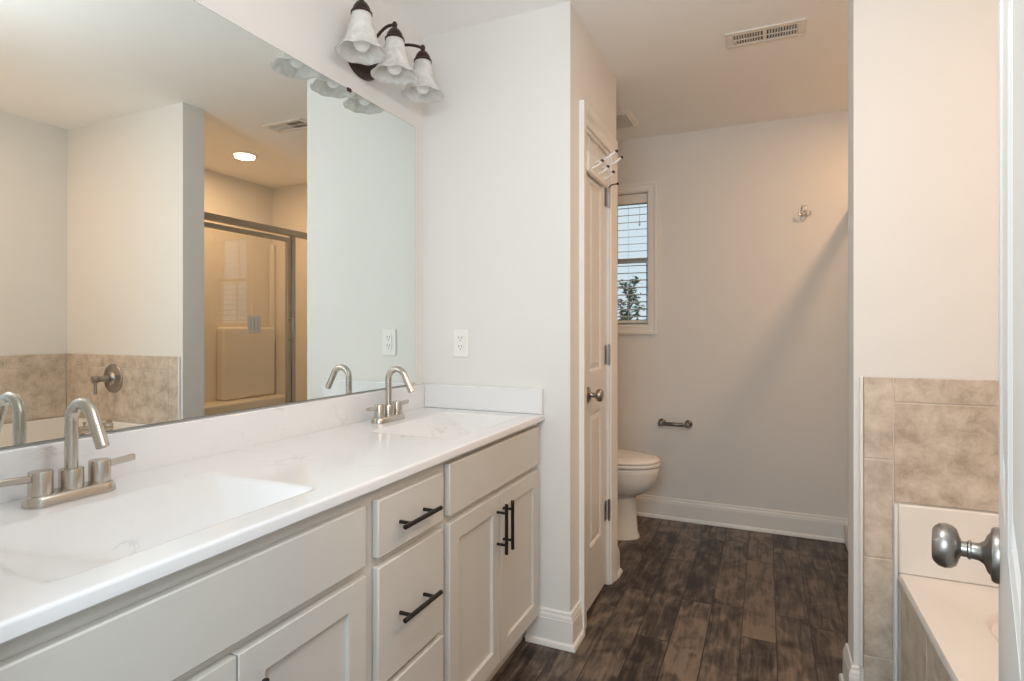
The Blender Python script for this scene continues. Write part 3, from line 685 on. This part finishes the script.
bm = BM(); box(bm, 0.0205 - 0.28, 0.553 - 0.28, CY1 - 0.019 - 1.18, CY1 - 1.18, 0.0006, 0.098); obj('side_splash', bm, 'marble', ct, bevel=0.003)
for c in SINKS:
    bm = BM(); lathe(bm, [(0, 0.001), (0.017, 0.001), (0.017, 0.004), (0.022, 0.004), (0.024, 0.001), (0.024, -0.0)][::-1], TR((0.405 - 0.28, c - 1.18, -0.074)), 24); obj('drain', bm, 'nickel', ct, smooth=True)

# ------------------------------------------------------------------ faucets
def faucet():
    f_ = thing('bathroom_faucet', 'brushed nickel two-handle faucet at the near sink', 'faucet', (0.098, SINKS[0] - 0.004, HT + 0.0006), 0, 'brushed nickel faucets on the vanity top')
    bm = BM(); secs = []
    def stad(hx, hy, z):
        pts = []
        for i in range(32):
            a = 2 * PI * i / 32; c_, s_ = math.cos(a), math.sin(a)
            pts.append((hx * c_, (hy - hx) * (1 if s_ >= 0 else -1) + hx * s_, z))
        return pts
    loft(bm, [stad(0.027, 0.080, 0), stad(0.027, 0.080, 0.004), stad(0.0245, 0.077, 0.014), stad(0.023, 0.0755, 0.018), stad(0.020, 0.0725, 0.0195)]); obj('base_plate', bm, 'nickel', f_, smooth=True, auto=60)
    bm = BM(); lathe(bm, [(0.0205, 0.0185), (0.0205, 0.055), (0.0195, 0.0575), (0.0125, 0.0578)], None, 32)
    pts = [(0, 0, 0.0575), (0, 0, 0.10), (0, 0, 0.145)]
    R = 0.036; top = 0.150
    for i in range(0, 15):
        a = PI - math.radians(158) * i / 14
        pts.append((R + R * math.cos(a), 0, top + R * math.sin(a)))
    d_ = Vector(pts[-1]) - Vector(pts[-2]); d_.normalize(); pts.append(tuple(Vector(pts[-1]) + d_ * 0.064))
    tube(bm, pts, 0.0112, 20); obj('spout', bm, 'nickel', f_, smooth=True)
    for s in (-1, 1):
        bm = BM(); lathe(bm, [(0.0192, 0.0185), (0.0192, 0.061), (0.0184, 0.063), (0, 0.063)], TR((0, s * 0.052, 0)), 32); h_ = obj('handle', bm, 'nickel', f_, smooth=True)
        bm = BM(); vs = box(bm, -0.0065, 0.0065, s * 0.068, s * 0.122, 0.045, 0.058)
        for v in vs:
            if abs(v.co.y) > 0.1: v.co.z += 0.004; v.co.x *= 0.85
        obj('lever', bm, 'nickel', h_, bevel=0.0025, segs=3)
    return f_
f0 = faucet()
f1 = copy_tree(f0); f1.location.y = SINKS[1] - 0.027; f1['label'] = 'brushed nickel two-handle faucet at the far sink, next to the end wall'

# ------------------------------------------------------------------ vanity light
VLY = (1.485, 1.665, 1.845); VX, VZ = 0.146, 2.235
vl = thing('vanity_light', 'bronze three-shade vanity light mounted above the mirror', 'wall light', (0.0, 1.665, 2.20))
bm = BM(); secs = []
def ell(a, b_, x): return [(x, a * math.cos(2 * PI * i / 40), b_ * math.sin(2 * PI * i / 40)) for i in range(40)]
loft(bm, [ell(0.095, 0.078, 0.0006), ell(0.095, 0.078, 0.006), ell(0.09, 0.073, 0.012), ell(0.08, 0.064, 0.018), ell(0.06, 0.04, 0.028), ell(0.02, 0.014, 0.033)]); obj('backplate', bm, 'bronze', vl, smooth=True, auto=60)
for i, y in enumerate(VLY):
    dy = y - 1.665; s = (dy > 0.01) - (dy < -0.01)
    bm = BM(); pts = []
    for k_ in range(11):
        u = k_ / 10
        pts.append((0.025 + (VX - 0.025) * u, s * 0.04 * (1 - u) + dy * u, 0.01 + 0.078 * math.sin(u * PI * 0.60)))
    zt = pts[-1][2]
    tube(bm, pts, 0.0055, 12)
    lathe(bm, [(0, 0.013), (0.006, 0.011), (0.0095, 0.004), (0.009, -0.003), (0.006, -0.008), (0.006, -0.013)][::-1], TR((VX, dy, zt)), 20); obj('arm', bm, 'bronze', vl, smooth=True)
    bm = BM(); zn = VZ - 2.20
    lathe(bm, [(0.0345, zn - 0.004), (0.0345, zn + 0.002), (0.030, zn + 0.005), (0.027, zn + 0.018), (0.018, zn + 0.032), (0.009, zn + 0.038), (0.007, zt)], TR((VX, dy, 0)), 28); sk = obj('socket_cup', bm, 'bronze', vl, smooth=True)
    bm = BM(); n = 48
    prof = [(0.031, zn - 0.003), (0.0345, zn - 0.02), (0.043, zn - 0.050), (0.050, zn - 0.078), (0.058, zn - 0.098), (0.070, zn - 0.115), (0.079, zn - 0.123), (0.082, zn - 0.128),
            (0.080, zn - 0.129), (0.068, zn - 0.118), (0.0555, zn - 0.101), (0.0475, zn - 0.080), (0.0405, zn - 0.051), (0.0345, zn - 0.021), (0.0295, zn - 0.006)]
    rings = []
    for r, z in prof:
        wv = max(0, (r - 0.055)) * 0.10
        rings.append([bm.verts.new((VX + r * (1 + 0.012 * (r > 0.06) * math.cos(8 * 2 * PI * k / n)) * math.cos(2 * PI * k / n), dy + r * (1 + 0.012 * (r > 0.06) * math.cos(8 * 2 * PI * k / n)) * math.sin(2 * PI * k / n), z + wv * math.cos(8 * 2 * PI * k / n))) for k in range(n)])
    for a_ in range(len(rings) - 1):
        for k in range(n): bm.faces.new((rings[a_][k], rings[a_][(k + 1) % n], rings[a_ + 1][(k + 1) % n], rings[a_ + 1][k]))
    obj('lamp_shade', bm, 'shade', vl, smooth=True, auto=80)
    bm = BM(); lathe(bm, [(0.013, zn - 0.01), (0.014, zn - 0.045), (0.020, zn - 0.062), (0.027, zn - 0.082), (0.028, zn - 0.095), (0.024, zn - 0.110), (0.014, zn - 0.120), (0, zn - 0.123)], TR((VX, dy, 0)), 28); obj('bulb', bm, 'bulb', vl, smooth=True)

# ------------------------------------------------------------------ outlet
ol = thing('wall_outlet', 'white duplex outlet on the end wall above the side splash', 'outlet', (0.188, YW, 1.157))
bm = BM(); box(bm, -0.036, 0.036, -0.006, -0.0006, -0.058, 0.058); obj('cover_plate', bm, 'plastic', ol, bevel=0.002)
bm = BM(); box(bm, -0.0165, 0.0165, -0.0085, -0.0062, -0.034, 0.034); rc = obj('receptacle', bm, 'plastic', ol, bevel=0.001)
bm = BM()
for zc_ in (-0.019, 0.017):
    box(bm, -0.008, -0.005, -0.0089, -0.0086, zc_ + 0.001, zc_ + 0.010); box(bm, 0.005, 0.008, -0.0089, -0.0086, zc_ + 0.001, zc_ + 0.010)
    lathe(bm, [(0.0028, 0), (0.0028, 0.0003)], TR((0, -0.0086, zc_ - 0.006)) @ rot_to('-y'), 10)
obj('slot', bm, 'slot', rc)

# ------------------------------------------------------------------ coat rack on the closet door
rk = thing('coat_rack', 'white over-door peg rack with dark-tipped pegs on the closet door', 'coat rack', (XC - 0.0115, 2.425, 1.91))
bm = BM(); box(bm, 0.0024, 0.024, -0.147, 0.147, -0.042, 0.045); obj('board', bm, 'plastic', rk, bevel=0.009, segs=4)
for dy in (-0.072, 0.052):
    bm = BM(); box(bm, 0.0004, 0.0022, dy - 0.011, dy + 0.011, -0.02, 0.1275); box(bm, -0.03, 0.0022, dy - 0.011, dy + 0.011, 0.1275, 0.1290); obj('hanging_strap', bm, 'plastic', rk)
for dy, z0, z1, L_, c in ((-0.0475, 0.018, 0.055, 0.115, 1), (0.0475, 0.018, 0.055, 0.115, 1), (-0.095, -0.018, 0.008, 0.066, 0), (0.0, -0.018, 0.008, 0.066, 0), (0.095, -0.018, 0.008, 0.066, 0)):
    bm = BM(); tube(bm, [(0.0242, dy, z0), (0.014 + L_ * 0.6, dy, z0 + (z1 - z0) * 0.45), (L_, dy, z1)], [0.0052, 0.0048, 0.0062], 12); pg = obj('peg', bm, 'plastic', rk, smooth=True)
    bm = BM(); lathe(bm, [(0.0068, -0.004), (0.0074, 0.0), (0.006, 0.006), (0, 0.0075)], TR((L_, dy, z1)) @ Matrix.Rotation(0.5, 4, 'Y'), 14); obj('peg_tip', bm, 'bronze', pg, smooth=True)

# ------------------------------------------------------------------ toilet
tz = 3.335
tl_ = thing('toilet', 'white elongated toilet with closed lid beyond the closet', 'toilet', (0.42, tz, 0))
def egg(xb, xf, hw, z, n=40, sq_=1.0):
    """back x, front x, half width"""
    xc = xb + (xf - xb) * 0.42; pts = []
    for i in range(n):
        a = 2 * PI * i / n; c_, s_ = math.cos(a), math.sin(a)
        rx = (xf - xc) if c_ > 0 else (xc - xb)
        cc = math.copysign(abs(c_) ** (0.95 if c_ > 0 else 0.7), c_)
        pts.append((xc + rx * cc - 0.42, hw * math.copysign(abs(s_) ** 0.92, s_), z))
    return pts
bm = BM()
loft(bm, [egg(0.20, 0.668, 0.118, 0.001), egg(0.20, 0.668, 0.118, 0.01), egg(0.205, 0.657, 0.110, 0.03), egg(0.21, 0.650, 0.105, 0.12), egg(0.21, 0.642, 0.102, 0.225), egg(0.21, 0.650, 0.106, 0.246), egg(0.20, 0.690, 0.130, 0.262), egg(0.20, 0.725, 0.152, 0.285),
          egg(0.19, 0.757, 0.172, 0.325), egg(0.18, 0.772, 0.181, 0.365), egg(0.18, 0.778, 0.185, 0.395), egg(0.18, 0.779, 0.186, 0.418), egg(0.19, 0.773, 0.181, 0.424)]); obj('bowl', bm, 'ceramic', tl_, smooth=True, auto=60)
bm = BM(); loft(bm, [egg(0.215, 0.780, 0.186, 0.4265), egg(0.212, 0.786, 0.191, 0.431), egg(0.212, 0.786, 0.191, 0.443), egg(0.215, 0.781, 0.187, 0.4475)]); obj('seat', bm, 'ceramic', tl_, smooth=True, auto=60)
bm = BM(); loft(bm, [egg(0.215, 0.780, 0.187, 0.450), egg(0.213, 0.785, 0.191, 0.454), egg(0.213, 0.784, 0.190, 0.463), egg(0.23, 0.765, 0.176, 0.473), egg(0.29, 0.70, 0.12, 0.479)]); obj('lid', bm, 'ceramic', tl_, smooth=True, auto=60)
bm = BM(); loft(bm, [srect(0.115 - 0.42, 0, 0.085, 0.205, 0.03, 0.36), srect(0.115 - 0.42, 0, 0.092, 0.222, 0.03, 0.56), srect(0.115 - 0.42, 0, 0.095, 0.226, 0.03, 0.715)]); box(bm, 0.09 - 0.42, 0.26 - 0.42, -0.085, 0.085, 0.18, 0.405); obj('tank', bm, 'ceramic', tl_, smooth=True)
bm = BM(); loft(bm, [srect(0.115 - 0.42, 0, 0.102, 0.235, 0.03, 0.7155), srect(0.115 - 0.42, 0, 0.103, 0.236, 0.03, 0.735), srect(0.115 - 0.42, 0, 0.096, 0.228, 0.03, 0.745)]); obj('tank_lid', bm, 'ceramic', tl_, smooth=True)
bm = BM(); tube(bm, [(0.208 - 0.42, -0.15, 0.66), (0.225 - 0.42, -0.15, 0.66), (0.232 - 0.42, -0.14, 0.655), (0.232 - 0.42, -0.09, 0.645)], 0.007, 10); obj('flush_lever', bm, 'nickel', tl_, smooth=True)

# ------------------------------------------------------------------ paper holder and robe hook on the back wall
ph = thing('toilet_paper_holder', 'dark nickel toilet paper holder on the back wall', 'paper holder', (0.812, YB, 0.617))
for s in (-1, 1):
    bm = BM(); lathe(bm, [(0, 0.0006), (0.0235, 0.0006), (0.0235, 0.005), (0.018, 0.010), (0.010, 0.015), (0.009, 0.045), (0.0125, 0.05), (0.0165, 0.058), (0.0165, 0.068), (0.012, 0.076), (0, 0.078)], TR((s * 0.082, 0, 0)) @ rot_to('-y'), 28); obj('post', bm, 'pewter', ph, smooth=True)
bm = BM(); tube(bm, [(-0.078, -0.063, 0), (-0.06, -0.063, 0), (-0.055, -0.063, 0), (0.055, -0.063, 0), (0.06, -0.063, 0), (0.078, -0.063, 0)], [0.009, 0.009, 0.0125, 0.0125, 0.009, 0.009], 18); obj('roller_bar', bm, 'pewter', ph, smooth=True)
rh = thing('robe_hook', 'small nickel double robe hook high on the back wall', 'hook', (1.545, YB, 1.905))
bm = BM(); box(bm, -0.014, 0.014, -0.010, -0.0006, -0.022, 0.032); obj('mounting_plate', bm, 'nickel', rh, bevel=0.004, segs=3)
for pts in ([(0, -0.008, -0.004), (0, -0.022, -0.008), (0, -0.03, -0.02), (0.012, -0.034, -0.034), (0.026, -0.036, -0.026), (0.030, -0.037, -0.008)], [(0, -0.008, -0.004), (0, -0.022, -0.008), (0, -0.03, -0.02), (-0.012, -0.034, -0.034), (-0.026, -0.036, -0.026), (-0.030, -0.037, -0.008)]):
    bm = BM(); tube(bm, pts, [0.006, 0.006, 0.006, 0.0055, 0.005, 0.0062], 12); obj('prong', bm, 'nickel', rh, smooth=True)
